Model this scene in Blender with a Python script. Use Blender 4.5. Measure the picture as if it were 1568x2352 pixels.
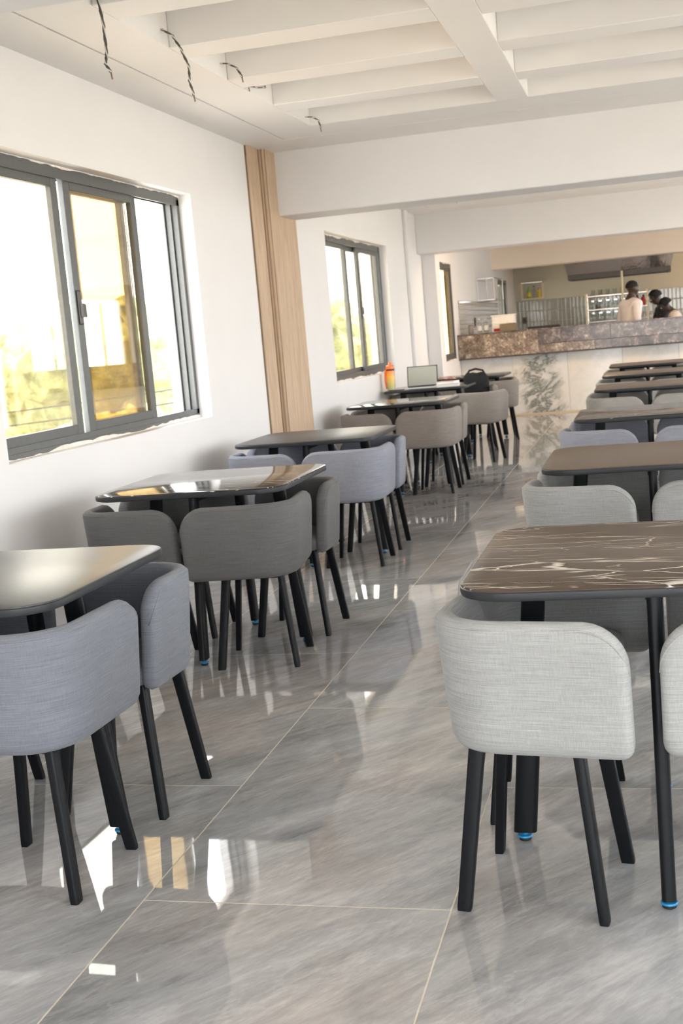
import bpy, bmesh, math, random
from mathutils import Vector, Matrix
random.seed(7)
S = bpy.context.scene
for o in list(bpy.data.objects): bpy.data.objects.remove(o, do_unlink=True)
C = S.collection
R = math.radians
PI = math.pi

# ------------------------------------------------------------------ camera
FPX = 2829.17; YAW, PITCH, ROLL = 0.2540097, -0.1396826, -0.0866024; CAMH = 1.383
fw = Vector((-math.sin(YAW)*math.cos(PITCH), math.cos(YAW)*math.cos(PITCH), math.sin(PITCH)))
rt0 = Vector((math.cos(YAW), math.sin(YAW), 0)); up0 = rt0.cross(fw)
rt = math.cos(ROLL)*rt0 + math.sin(ROLL)*up0; up = -math.sin(ROLL)*rt0 + math.cos(ROLL)*up0
cam = bpy.data.cameras.new('camera'); cam.sensor_fit = 'VERTICAL'; cam.sensor_height = 36.0
cam.lens = FPX/2352*36.0; cam.clip_start = 0.05; cam.clip_end = 500
co = bpy.data.objects.new('camera', cam); C.objects.link(co)
M = Matrix((rt, up, -fw)).transposed().to_4x4(); M.translation = Vector((0, 0, CAMH)); co.matrix_world = M
cam.dof.use_dof = True; cam.dof.focus_distance = 3.6; cam.dof.aperture_fstop = 8.0
S.camera = co

# ------------------------------------------------------------------ world, sun, exposure
S.view_settings.view_transform = 'Standard'; S.view_settings.look = 'None'
S.view_settings.gamma = 1.0; S.view_settings.use_curve_mapping = False
S.view_settings.exposure = -0.12
S.cycles.max_bounces = 8; S.cycles.diffuse_bounces = 4; S.cycles.glossy_bounces = 4; S.cycles.caustics_reflective = False; S.cycles.adaptive_threshold = 0.02
W = bpy.data.worlds.new('sky'); S.world = W; W.use_nodes = True
wn = W.node_tree; wn.nodes.clear()
wo = wn.nodes.new('ShaderNodeOutputWorld'); bg = wn.nodes.new('ShaderNodeBackground')
tc = wn.nodes.new('ShaderNodeTexCoord'); sx = wn.nodes.new('ShaderNodeSeparateXYZ'); rp = wn.nodes.new('ShaderNodeValToRGB')
wn.links.new(tc.outputs['Generated'], sx.inputs[0]); wn.links.new(sx.outputs['Z'], rp.inputs[0])
rp.color_ramp.elements[0].color = (1.0, 0.985, 0.97, 1); rp.color_ramp.elements[0].position = 0.0
rp.color_ramp.elements[1].color = (0.78, 0.89, 1.0, 1); rp.color_ramp.elements[1].position = 0.7
wn.links.new(rp.outputs[0], bg.inputs['Color']); bg.inputs['Strength'].default_value = 12.0
wn.links.new(bg.outputs[0], wo.inputs['Surface'])
sun = bpy.data.lights.new('sun', 'SUN'); sun.energy = 26.0; sun.angle = R(0.6); sun.color = (1.0, 0.95, 0.88)
suno = bpy.data.objects.new('sun', sun); C.objects.link(suno)
suno.rotation_euler = Vector((-0.12, -0.42, -0.90)).to_track_quat('-Z', 'Y').to_euler()

def portal(name, loc, size_a, size_b, direction):
    l = bpy.data.lights.new(name, 'AREA'); l.shape = 'RECTANGLE'; l.size = size_a; l.size_y = size_b
    l.cycles.is_portal = True
    o = bpy.data.objects.new(name, l); C.objects.link(o); o.location = loc
    o.rotation_euler = Vector(direction).to_track_quat('-Z', 'Z' if abs(direction[2]) < .5 else 'Y').to_euler()
XW = -2.80          # inner face of the window wall
XR = 4.18           # inner face of the opposite wall
YB = -3.0           # wall behind the camera
CEIL = 2.835
WIN = {1: (4.965, 7.645, 0.95, 2.375), 2: (11.04, 13.78, 0.965, 2.36), 3: (17.42, 18.45, 0.92, 2.33), 4: (24.3, 25.9, 1.15, 2.27)}
RWIN = [(-2.4, 2.4, 0.25, 2.6), (3.9, 8.9, 0.25, 2.6), (10.2, 15.2, 0.25, 2.6), (16.4, 18.3, 0.25, 2.6), (18.95, 23.2, 0.9, 2.6)]
for k, (a, b, c, d) in WIN.items(): portal('window_daylight', (XW-0.30, (a+b)/2, (c+d)/2), b-a, d-c, (1, 0, 0))
for (a, b, c, d) in RWIN: portal('window_daylight', (XR+0.30, (a+b)/2, (c+d)/2), b-a, d-c, (-1, 0, 0))
portal('window_daylight', (0.7, YB-0.30, 1.4), 5.6, 2.4, (0, 1, 0))

# ------------------------------------------------------------------ materials
MATS = {}
class NT:
    def __init__(s, name):
        s.m = bpy.data.materials.new(name); s.m.use_nodes = True; s.t = s.m.node_tree
        s.b = s.t.nodes['Principled BSDF']; s.out = s.t.nodes['Material Output']; MATS[name] = s.m
    def n(s, typ, **kw):
        nd = s.t.nodes.new('ShaderNode'+typ)
        for k, v in kw.items():
            if k in nd.inputs.keys(): nd.inputs[k].default_value = v
            else: setattr(nd, k, v)
        return nd
    def l(s, a, b): s.t.links.new(a, b)
    def coords(s, scale=(1, 1, 1), rot=(0, 0, 0), kind='Object', rnd=0.0):
        tcn = s.n('TexCoord'); m0 = s.n('Mapping'); m0.inputs['Rotation'].default_value = rot
        mp = s.n('Mapping'); mp.inputs['Scale'].default_value = scale
        s.l(tcn.outputs[kind], m0.inputs['Vector']); s.l(m0.outputs[0], mp.inputs['Vector'])
        if rnd:
            oi = s.n('ObjectInfo'); mu = s.n('Math', operation='MULTIPLY'); mu.inputs[1].default_value = rnd
            s.l(oi.outputs['Random'], mu.inputs[0]); s.l(mu.outputs[0], mp.inputs['Location'])
        return mp.outputs[0]
    def noise(s, vec, scale=5, detail=4, rough=.5, dist=0):
        nd = s.n('TexNoise'); nd.inputs['Scale'].default_value = scale; nd.inputs['Detail'].default_value = detail
        nd.inputs['Roughness'].default_value = rough; nd.inputs['Distortion'].default_value = dist
        s.l(vec, nd.inputs['Vector']); return nd.outputs['Fac']
    def ramp(s, fac, stops):
        r = s.n('ValToRGB'); el = r.color_ramp.elements
        while len(el) < len(stops): el.new(0.5)
        for e, (p, c) in zip(el, stops): e.position = p; e.color = (*c, 1) if len(c) == 3 else c
        s.l(fac, r.inputs[0]); return r.outputs[0]
    def mix(s, fac, a, b, mode='MIX'):
        m = s.n('Mix', data_type='RGBA', blend_type=mode)
        for sock, v in ((m.inputs[0], fac), (m.inputs[6], a), (m.inputs[7], b)):
            if hasattr(v, 'links'): s.l(v, sock)
            elif isinstance(v, tuple): sock.default_value = (*v, 1)
            else: sock.default_value = v
        return m.outputs[2]
    def math(s, op, a, b=None):
        m = s.n('Math', operation=op)
        for i, v in enumerate((a, b)):
            if v is None: continue
            if hasattr(v, 'links'): s.l(v, m.inputs[i])
            else: m.inputs[i].default_value = v
        return m.outputs[0]
    def bump(s, h, strength=.2, dist=.01):
        b = s.n('Bump'); b.inputs['Strength'].default_value = strength; b.inputs['Distance'].default_value = dist
        s.l(h, b.inputs['Height']); s.l(b.outputs[0], s.b.inputs['Normal'])
    def set(s, color=None, rough=None, metal=None, spec=None, **kw):
        if color is not None:
            if hasattr(color, 'links'): s.l(color, s.b.inputs['Base Color'])
            else: s.b.inputs['Base Color'].default_value = (*color, 1)
        if rough is not None:
            if hasattr(rough, 'links'): s.l(rough, s.b.inputs['Roughness'])
            else: s.b.inputs['Roughness'].default_value = rough
        if metal is not None: s.b.inputs['Metallic'].default_value = metal
        if spec is not None: s.b.inputs['Specular IOR Level'].default_value = spec
        for k, v in kw.items(): s.b.inputs[k.replace('_', ' ')].default_value = v
        return s

def simple(name, color, rough=.5, metal=0, var=.06, nscale=14, bump=0, spec=None):
    t = NT(name); v = t.coords()
    f = t.noise(v, nscale, 4, .6)
    lo = tuple(max(0, c*(1-var)) for c in color); hi = tuple(min(1, c*(1+var)) for c in color)
    t.set(t.ramp(f, [(.3, lo), (.7, hi)]), rough, metal, spec)
    if bump: t.bump(f, bump, .004)
    return t.m

def paint(name, color):
    t = NT(name); v = t.coords(); f = t.noise(v, 2.2, 5, .6); g = t.noise(v, 90, 3, .6)
    t.set(t.ramp(f, [(.25, tuple(c*.965 for c in color)), (.75, color)]), .55, 0, .35); t.bump(g, .06, .003)
    return t.m
paint('wall_paint', (0.795, 0.77, 0.76)); paint('lamp_glow_tinted_paint', (0.88, 0.76, 0.64)); paint('ceiling_paint', (0.87, 0.835, 0.805)); paint('kitchen_paint', (0.60, 0.57, 0.47))

def mk_floor():
    t = NT('polished_grey_tile')
    v = t.coords((.75, 2.9, 1), (0, 0, R(-52)), 'Object', 37.0)
    n1 = t.noise(v, 1.1, 6, .6, .35); n2 = t.noise(v, 4.6, 8, .68, .5); n3 = t.noise(v, 20, 6, .72, .2)
    f = t.math('ADD', t.math('MULTIPLY', n1, .40), t.math('ADD', t.math('MULTIPLY', n2, .38), t.math('MULTIPLY', n3, .22)))
    col = t.ramp(f, [(.37, (.225, .222, .228)), (.46, (.32, .316, .32)), (.54, (.40, .394, .396)), (.66, (.56, .55, .545))])
    warm = t.noise(t.coords((.9, 1.4, 1), (0, 0, -.8), 'Object', 11.0), 1.1, 3, .5)
    col = t.mix(t.ramp(warm, [(.46, (0, 0, 0)), (.72, (.7, .7, .7))]), col, t.mix(1.0, col, (1.07, .94, .85), 'MULTIPLY'))
    dk = t.ramp(t.noise(t.coords((.5, 3.4, 1), (0, 0, R(-46)), 'Object', 61.0), 2.4, 7, .66, .8), [(.30, (.72, .73, .76)), (.44, (1, 1, 1))])
    col = t.mix(1.0, col, dk, 'MULTIPLY')
    e = t.math('ABSOLUTE', t.math('SUBTRACT', t.noise(v, 2.3, 6, .62, .4), .52))
    vm = t.ramp(e, [(0, (.16, .16, .16)), (.02, (0, 0, 0))])
    col = t.mix(vm, col, (.66, .65, .64))
    t.set(col, .028, 0, .75)
    w = t.noise(t.coords((1, 1, 1), (0, 0, 0), 'Object', 5.0), 2.2, 1, .4)
    t.bump(w, .045, .03)
    return t.m
mk_floor()
simple('tile_grout', (.62, .54, .42), .8)

def fabric(name, color):
    t = NT(name)
    h = t.noise(t.coords((9, 9, 560)), 1, 3, .7); vv = t.noise(t.coords((560, 560, 12)), 1, 3, .6); fine = t.noise(t.coords((900, 900, 900)), 1, 2, .5)
    big = t.noise(t.coords((1, 1, 1), (0, 0, 0), 'Object', 9.0), 7, 3, .5)
    f = t.math('ADD', t.math('MULTIPLY', h, .50), t.math('ADD', t.math('MULTIPLY', vv, .25), t.math('MULTIPLY', fine, .25)))
    col = t.ramp(f, [(.37, tuple(c*.74 for c in color)), (.5, color), (.64, tuple(min(1, c*1.28) for c in color))])
    col = t.mix(.5, col, t.mix(1.0, col, t.ramp(big, [(.3, (.93, .93, .93)), (.7, (1.07, 1.07, 1.07))]), 'MULTIPLY'))
    t.set(col, .92, 0, .25); t.b.inputs['Sheen Weight'].default_value = .12; t.b.inputs['Sheen Roughness'].default_value = .5
    t.bump(f, .35, .0012)
    return t.m
fabric('light_grey_linen', (.32, .32, .312)); fabric('blue_grey_linen', (.165, .173, .200))
fabric('charcoal_linen', (.125, .121, .120)); fabric('taupe_linen', (.27, .235, .212)); fabric('mist_blue_linen', (.255, .26, .305))
fabric('stone_linen', (.355, .335, .305))

def metal_black():
    t = NT('black_powder_coated_steel'); v = t.coords((60, 60, 60))
    sc = t.noise(t.coords((90, 90, 14)), 1, 6, .75); m = t.ramp(sc, [(.70, (0, 0, 0)), (.78, (1, 1, 1))])
    t.set(t.mix(m, (.007, .0075, .009), (.035, .034, .032)), .38, 0, .16); t.bump(t.noise(v, 6, 2, .5), .05, .001)
metal_black()
simple('black_edge_band', (.018, .02, .023), .42); simple('blue_plastic', (.005, .22, .48), .3); simple('chrome', (.75, .75, .76), .12, 1, .02)
simple('black_rubber', (.012, .012, .012), .7)

def laminate(name, rough, tint=(.040, .034, .030), spec=.25):
    t = NT(name); f = t.noise(t.coords(), 60, 5, .7)
    t.set(t.ramp(f, [(.35, tuple(c*.85 for c in tint)), (.65, tuple(c*1.2 for c in tint))]), rough, 0, spec)
    t.bump(t.noise(t.coords(), 500, 2, .5), .03, .0006)
laminate('plain_brown_laminate', .30, (.125, .088, .062)); laminate('plain_black_laminate', .36, (.040, .040, .042), .6); laminate('glossy_black_laminate', .10, (.034, .032, .030))
def veined(name, rough, tint):
    t = NT(name); v0 = t.coords((.62, 2.1, 1), (0, 0, R(4)), 'Object', 23.0)
    def crackle(scale, width, mask_scale, lo, hi, dist=.12):
        nz = t.n('TexNoise'); nz.inputs['Scale'].default_value = 5.0; nz.inputs['Detail'].default_value = 4; t.l(v0, nz.inputs['Vector'])
        ad = t.n('VectorMath', operation='MULTIPLY_ADD'); t.l(nz.outputs['Color'], ad.inputs[0]); ad.inputs[1].default_value = (dist, dist, 0); t.l(v0, ad.inputs[2])
        vo = t.n('TexVoronoi', feature='DISTANCE_TO_EDGE'); vo.inputs['Scale'].default_value = scale; t.l(ad.outputs[0], vo.inputs['Vector'])
        e = t.ramp(vo.outputs['Distance'], [(0, (1, 1, 1)), (width*.6, (.8, .8, .8)), (width, (0, 0, 0))])
        k = t.ramp(t.noise(v0, mask_scale, 2, .5), [(lo, (0, 0, 0)), (hi, (1, 1, 1))])
        return t.math('MULTIPLY', e, k)
    def streaks(sc, lo, mlo, mhi, seed, ang):
        a = t.noise(t.coords((.9, sc, 1), (0, 0, R(ang)), 'Object', seed), 1, 3, .55, .25)
        e = t.ramp(t.math('ABSOLUTE', t.math('SUBTRACT', a, .5)), [(0, (.95, .95, .95)), (lo*.5, (.7, .7, .7)), (lo, (0, 0, 0))])
        return t.math('MULTIPLY', e, t.ramp(t.noise(t.coords((2.2, 9, 1), (0, 0, R(ang)), 'Object', seed*1.7), 1, 2, .5), [(mlo, (0, 0, 0)), (mhi, (1, 1, 1))]))
    lines = t.math('MAXIMUM', streaks(7, .007, .50, .57, 23.0, 2), streaks(11, .007, .53, .58, 31.0, -3))
    m = t.math('MAXIMUM', t.math('MAXIMUM', crackle(3.4, .011, 1.9, .47, .53, .16), crackle(6.0, .011, 2.3, .57, .62, .16)), lines)
    f = t.noise(t.coords(), 7, 5, .6)
    base = t.ramp(f, [(.3, tuple(c*.8 for c in tint)), (.7, tuple(c*1.25 for c in tint))])
    t.set(t.mix(m, base, (.72, .66, .58)), rough, 0, .25)
veined('veined_brown_laminate', .26, (.072, .046, .030)); veined('veined_gloss_laminate', .09, (.034, .028, .024))

def wood():
    t = NT('pale_oak_slat'); v = t.coords((30, 30, 1.2), (0, 0, 0), 'Object', 3.0)
    f = t.noise(v, 2, 6, .65, .4)
    t.set(t.ramp(f, [(.3, (.40, .275, .175)), (.55, (.52, .375, .255)), (.8, (.60, .45, .32))]), .55); t.bump(f, .1, .002)
wood()
simple('wood_backing', (.22, .145, .09), .7)
simple('dark_grey_aluminium', (.10, .102, .098), .40, .30, .08, 40); simple('rough_plaster', (.80, .72, .65), .9, 0, .12, 30, .5)
def glass(name, tint, refl=.10):
    t = NT(name); t.t.nodes.remove(t.b)
    tr = t.n('BsdfTransparent'); gl = t.n('BsdfGlossy'); lw = t.n('LayerWeight'); lw.inputs['Blend'].default_value = .25
    tr.inputs['Color'].default_value = (*tint, 1); gl.inputs['Roughness'].default_value = .02
    nz = t.noise(t.coords(), 3, 2, .5); gl.inputs['Color'].default_value = (1, 1, 1, 1)
    f = t.math('MULTIPLY', t.math('ADD', lw.outputs['Fresnel'], t.math('MULTIPLY', nz, .02)), refl*4)
    mx = t.n('MixShader'); t.l(f, mx.inputs[0]); t.l(tr.outputs[0], mx.inputs[1]); t.l(gl.outputs[0], mx.inputs[2]); t.l(mx.outputs[0], t.out.inputs['Surface'])
glass('amber_glass', (.955, .92, .84)); glass('deep_amber_glass', (.80, .67, .47)); glass('clear_glass', (.96, .97, .97)); glass('bottle_glass', (.90, .93, .92), .2)

def granite():
    t = NT('brown_granite'); v = t.coords((1, 1, 1), (0, 0, 0), 'Object', 17.0)
    a = t.noise(v, 9, 7, .7, .6); b = t.noise(v, 34, 6, .7); f = t.math('ADD', t.math('MULTIPLY', a, .6), t.math('MULTIPLY', b, .4))
    col = t.ramp(f, [(.38, (.035, .028, .028)), (.46, (.075, .060, .058)), (.53, (.13, .105, .100)), (.59, (.28, .24, .225)), (.66, (.60, .56, .52))])
    t.set(col, .16, 0, .5)
granite()
def granite_light():
    t = NT('tan_granite'); v = t.coords()
    a = t.noise(v, 9, 7, .7, .6); b = t.noise(v, 34, 6, .7); f = t.math('ADD', t.math('MULTIPLY', a, .6), t.math('MULTIPLY', b, .4))
    t.set(t.ramp(f, [(.38, (.07, .052, .045)), (.46, (.14, .108, .090)), (.53, (.24, .19, .155)), (.59, (.42, .36, .30)), (.66, (.72, .67, .60))]), .16, 0, .5)
granite_light()
def marble(name, strong):
    t = NT(name); v = t.coords((.9, 1, 2.0), (0, R(25), 0), 'Object')
    nz = t.n('TexNoise'); nz.inputs['Scale'].default_value = 2.6; nz.inputs['Detail'].default_value = 8; nz.inputs['Roughness'].default_value = .68; nz.inputs['Distortion'].default_value = .5
    t.l(v, nz.inputs['Vector'])
    e = t.math('ABSOLUTE', t.math('SUBTRACT', nz.outputs['Fac'], .5))
    vein = t.ramp(e, [(0, (1, 1, 1)), (.03, (.55, .55, .55)), (.09, (0, 0, 0))])
    cloud = t.ramp(t.noise(v, 1.7, 4, .6), [(.40, (0, 0, 0)), (.62, (1, 1, 1))])
    if strong:
        tcx = t.n('TexCoord'); sp = t.n('SeparateXYZ'); t.l(tcx.outputs['Object'], sp.inputs[0])
        wob = t.math('MULTIPLY', t.math('SUBTRACT', t.noise(t.coords((1, 1, 2.2)), 1.6, 3, .6), .5), .7)
        d = t.math('ABSOLUTE', t.math('ADD', sp.outputs['X'], wob))
        band = t.ramp(d, [(.18, (1, 1, 1)), (.38, (0, 0, 0))])
        m = t.math('MULTIPLY', t.math('MAXIMUM', vein, t.math('MULTIPLY', cloud, .35)), band)
    else:
        m = t.math('MULTIPLY', t.math('MULTIPLY', vein, cloud), .16)
    base = t.ramp(t.noise(v, .9, 3, .5), [(.35, (.70, .67, .62)), (.65, (.66, .68, .70))])
    t.set(t.mix(m, base, (.13, .15, .14)), .10, 0, .5)
marble('white_marble', False); marble('green_veined_marble', True)
simple('beige_skirting', (.55, .46, .34), .5)
def glazed(name, c):
    t = NT(name); t.set(t.ramp(t.noise(t.coords(), 1.7, 2, .5), [(.3, tuple(k*.9 for k in c)), (.7, c)]), .07, 0, .7)
    t.bump(t.noise(t.coords(), 9, 2, .5), .12, .01)
glazed('glazed_sage_tile', (.34, .33, .28)); glazed('glazed_cream_tile', (.50, .45, .40))
simple('stainless_steel', (.46, .42, .38), .17, 1, .05, 8); simple('dented_steel', (.52, .47, .43), .10, 1, .05, 5, .8); simple('dark_steel', (.09, .085, .08), .45, .6)
simple('white_plastic', (.78, .77, .74), .4); simple('red_sauce', (.45, .02, .015), .3); simple('green_label', (.25, .40, .06), .4); simple('yellow_label', (.70, .52, .06), .4)
simple('brown_carton', (.16, .13, .085), .7); simple('cream_paint', (.80, .68, .48), .5); simple('orange_plastic', (.88, .15, .02), .32)
def bottle_body():
    t = NT('orange_yellow_plastic'); tcn = t.n('TexCoord'); sp = t.n('SeparateXYZ'); t.l(tcn.outputs['Object'], sp.inputs[0])
    t.set(t.ramp(sp.outputs['Z'], [(.0, (.46, .50, .30)), (.07, (.62, .50, .14)), (.15, (.86, .42, .04)), (.20, (.88, .20, .02))]), .25)
bottle_body()
simple('laptop_silver', (.62, .62, .62), .35, .6, .03); simple('laptop_screen', (.40, .40, .36), .12, 0, .02)
simple('paper', (.80, .77, .74), .8); simple('pink_paper', (.72, .50, .47), .8); simple('black_cloth', (.010, .010, .011), .9, 0, .3, 30, .6)
simple('dark_skin', (.050, .026, .017), .5, 0, .1); simple('black_hair', (.006, .005, .005), .85, 0, .2, 60, .6); simple('eye_white', (.7, .68, .64), .3)
simple('white_cotton', (.74, .66, .62), .85, 0, .08, 6, .3); simple('black_cotton', (.016, .015, .017), .9, 0, .2, 12, .3); simple('dark_trousers', (.03, .03, .035), .9)
simple('cream_cotton', (.72, .60, .50), .85, 0, .08); simple('red_print', (.55, .015, .015), .7)
simple('wire_grey', (.10, .088, .075), .6); simple('wire_white', (.70, .66, .60), .5); simple('copper', (.30, .20, .13), .5, .6)
simple('sand_ground', (.50, .45, .38), .95, 0, .15, .3); simple('bark', (.09, .06, .04), .9)
def leaves(name, c):
    t = NT(name); f = t.noise(t.coords((1, 1, 1), (0, 0, 0), 'Object', 30.0), 2.2, 6, .7)
    t.set(t.ramp(f, [(.3, tuple(k*.45 for k in c)), (.5, c), (.7, tuple(min(1, k*1.6) for k in c))]), .8); t.bump(f, .8, .3)
leaves('olive_leaves', (.24, .25, .12)); leaves('yellow_green_leaves', (.38, .36, .17))
simple('house_wall', (.72, .64, .52), .85); simple('roof_sheet', (.42, .36, .31), .6); simple('house_window', (.10, .10, .11), .15)
t = NT('lamp_glow'); t.set((1, .86, .66), .5); t.b.inputs['Emission Color'].default_value = (1, .80, .55, 1); t.b.inputs['Emission Strength'].default_value = 14.0
t = NT('tube_glow'); t.set((1, 1, 1), .5); t.b.inputs['Emission Color'].default_value = (.92, 1, .97, 1); t.b.inputs['Emission Strength'].default_value = 30.0

# ------------------------------------------------------------------ mesh helpers
def bx(bm, x0, x1, y0, y1, z0, z1):
    v = [bm.verts.new((x, y, z)) for z in (z0, z1) for x, y in ((x0, y0), (x1, y0), (x1, y1), (x0, y1))]
    for f in ((3, 2, 1, 0), (4, 5, 6, 7), (0, 1, 5, 4), (1, 2, 6, 5), (2, 3, 7, 6), (3, 0, 4, 7)): bm.faces.new([v[i] for i in f])
def boxbm(*b):
    bm = bmesh.new()
    for q in (b if isinstance(b[0], (tuple, list)) else [b]): bx(bm, *q)
    return bm
def bev(bm, w, seg=2):
    bmesh.ops.bevel(bm, geom=list(bm.edges), offset=w, segments=seg, affect='EDGES', profile=.5); return bm
def loft(bm, rings, cap=True, closed=True):
    vr = [[bm.verts.new(p) for p in r] for r in rings]
    n = len(vr[0])
    for a, b in zip(vr, vr[1:]):
        for i in range(n if closed else n-1):
            j = (i+1) % n
            bm.faces.new((a[i], a[j], b[j], b[i]))
    if cap: bm.faces.new(vr[0][::-1]); bm.faces.new(vr[-1])
    return vr
def tube(bm, pts, r, seg=8):
    pts = [Vector(p) for p in pts]; rings = []
    ref = Vector((0, 0, 1)) if abs((pts[1]-pts[0]).normalized().z) < .9 else Vector((1, 0, 0))
    for i, p in enumerate(pts):
        d = (pts[min(i+1, len(pts)-1)]-pts[max(i-1, 0)]).normalized()
        a = d.cross(ref).normalized(); b = d.cross(a).normalized(); rr = r[i] if isinstance(r, (list, tuple)) else r
        rings.append([p+rr*(a*math.cos(2*PI*k/seg)+b*math.sin(2*PI*k/seg)) for k in range(seg)])
    loft(bm, rings); return bm
def lathe(bm, prof, seg=20, c=(0, 0, 0)):
    loft(bm, [[(c[0]+r*math.cos(2*PI*k/seg), c[1]+r*math.sin(2*PI*k/seg), c[2]+z) for k in range(seg)] for r, z in prof]); return bm
def rsq(h, r, n=6, hy=None):
    hy = h if hy is None else hy; pts = []
    for cx, cy, a0 in ((h-r, hy-r, 0), (-h+r, hy-r, 90), (-h+r, -hy+r, 180), (h-r, -hy+r, 270)):
        for k in range(n+1):
            a = R(a0+90*k/n); pts.append((cx+r*math.cos(a), cy+r*math.sin(a)))
    return pts
def mesh(name, bm, mat, smooth=False):
    bmesh.ops.recalc_face_normals(bm, faces=list(bm.faces))
    me = bpy.data.meshes.new(name); bm.to_mesh(me); bm.free(); me.materials.append(MATS[mat])
    if smooth:
        for p in me.polygons: p.use_smooth = True
        if smooth != 'all': me.set_sharp_from_angle(angle=R(smooth if smooth is not True else 40))
    return me
def link(name, me, parent=None, loc=(0, 0, 0), rz=0, mat=None):
    o = bpy.data.objects.new(name, me); C.objects.link(o); o.parent = parent; o.location = loc; o.rotation_euler = (0, 0, rz)
    if mat: o.material_slots[0].link = 'OBJECT'; o.material_slots[0].material = MATS[mat]
    return o
def ob(name, bm, mat, parent=None, smooth=False, loc=(0, 0, 0), rz=0): return link(name, mesh(name, bm, mat, smooth), parent, loc, rz)
def tag(o, label=None, cat=None, group=None, kind=None):
    for k, v in (('label', label), ('category', cat), ('group', group), ('kind', kind)):
        if v: o[k] = v
    return o
def thing(name, label, cat, loc=(0, 0, 0), rz=0, group=None): return tag(link(name, None, None, loc, rz), label, cat, group)
def struct(name, bm, mat, parent=None, smooth=False): return tag(ob(name, bm, mat, parent, smooth), kind='structure')

# ------------------------------------------------------------------ shell: walls
def wall_x(x0, x1, ya, yb, z0, z1, holes):
    bm = bmesh.new(); ys = sorted({ya, yb, *[h[0] for h in holes], *[h[1] for h in holes]}); zs = sorted({z0, z1, *[h[2] for h in holes], *[h[3] for h in holes]})
    for a, b in zip(ys, ys[1:]):
        for c, d in zip(zs, zs[1:]):
            if any(h[0] <= a and b <= h[1] and h[2] <= c and d <= h[3] for h in holes): continue
            bx(bm, x0, x1, a, b, c, d)
    bmesh.ops.remove_doubles(bm, verts=list(bm.verts), dist=1e-5); return bm
YK = 27.4
NICHE = (15.02, 15.98)
lw = wall_x(XW-.10, XW, YB-.2, YK+.2, -.3, 3.3, list(WIN.values()))
OUT = [WIN[1], WIN[2], (17.42, 19.7, .92, 2.33), (24.3, 27.0, 1.15, 2.27)]     # the far openings widen outwards
tmp_me = bpy.data.meshes.new('tmp'); lo_ = wall_x(XW-.26, XW-.10, YB-.2, YK+.2, -.3, 3.3, OUT); lo_.to_mesh(tmp_me); lo_.free(); lw.from_mesh(tmp_me); bpy.data.meshes.remove(tmp_me)
struct('wall_left', lw, 'wall_paint')
struct('wall_right', wall_x(XR, XR+.26, YB-.2, YK+.2, -.3, 3.3, RWIN), 'wall_paint')
bm = bmesh.new()
for a, b, c, d in ((XW, -2.1, -.3, 3.3), (3.5, XR, -.3, 3.3), (-2.1, 3.5, 2.6, 3.3), (-2.1, 3.5, -.3, .2)): bx(bm, a, b, YB-.2, YB, c, d)
struct('wall_back', bm, 'wall_paint')
struct('wall_kitchen', boxbm(XW, XR, YK, YK+.2, -.3, 3.3), 'kitchen_paint')

# downstand beams across the room
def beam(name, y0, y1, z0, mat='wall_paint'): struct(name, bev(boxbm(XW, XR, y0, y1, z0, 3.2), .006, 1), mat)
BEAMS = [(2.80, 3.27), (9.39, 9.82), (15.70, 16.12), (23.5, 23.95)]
for i, (a, b) in enumerate(BEAMS): beam('trim_%d' % (i+1), a, b, (2.352, 2.355, 2.35, 2.40)[i], 'lamp_glow_tinted_paint' if i == 3 else 'wall_paint')  # kitchen beam has the warm lamp glow painted into its peach colour
# pilaster below the second beam with a slim groove beside it
struct('trim_5', bev(boxbm(XW, -2.62, 15.98, 16.10, 0, 2.35), .006, 1), 'wall_paint')
struct('trim_6', bev(boxbm(XW, -2.755, 14.86, 15.02, 0, 2.835), .01, 2), 'wall_paint')
struct('trim_7', bev(boxbm(XW, -2.765, 16.9, 16.98, 0, 2.33), .006, 1), 'wall_paint')

# ------------------------------------------------------------------ ceiling with coffers
COFX = [(-2.175, -.90), (-.69, .585), (.795, 2.07), (2.28, 3.555)]
def bay(y0, y1, first, n, groove_a, groove_b, main):
    cof = [(first+.86*k, first+.86*k+.61) for k in range(n)]
    gx = [(-2.497, -2.483), (3.863, 3.877)]; gy = [groove_a, groove_b]
    ya, yb = cof[0][0], cof[-1][1]; xa, xb = COFX[0][0], COFX[-1][1]
    xs = sorted({XW, XR, *sum(gx, ()), xa, xb}); ys = sorted({y0, y1, *sum(gy, ()), ya, yb})
    for a, b in zip(xs, xs[1:]):
        for c, d in zip(ys, ys[1:]):
            if xa <= a and b <= xb and ya <= c and d <= yb: continue
            ing = ((a, b) in gx and gy[0][0] <= c and d <= gy[1][1]) or ((c, d) in gy and gx[0][0] <= a and b <= gx[1][1])
            bx(main, a, b, c, d, CEIL+.02 if ing else CEIL, 3.2)
    return cof, (xa, xb)
cm = bmesh.new(); bays = []
bays.append(bay(3.27, 9.39, 4.38, 5, (3.80, 3.814), (8.868, 8.882), cm))
bays.append(bay(9.82, 15.70, 10.61, 5, (10.1, 10.114), (15.15, 15.164), cm))
bx(cm, XW, XR, YB, 2.80, CEIL, 3.2); bx(cm, XW, XR, 16.12, 23.5, CEIL, 3.2); bx(cm, XW, XR, 23.95, YK, CEIL, 3.2)
bx(cm, XW-.26, XR+.26, YB-.2, YK+.2, 3.2, 3.4)
ceil = struct('ceiling', cm, 'ceiling_paint')
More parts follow.
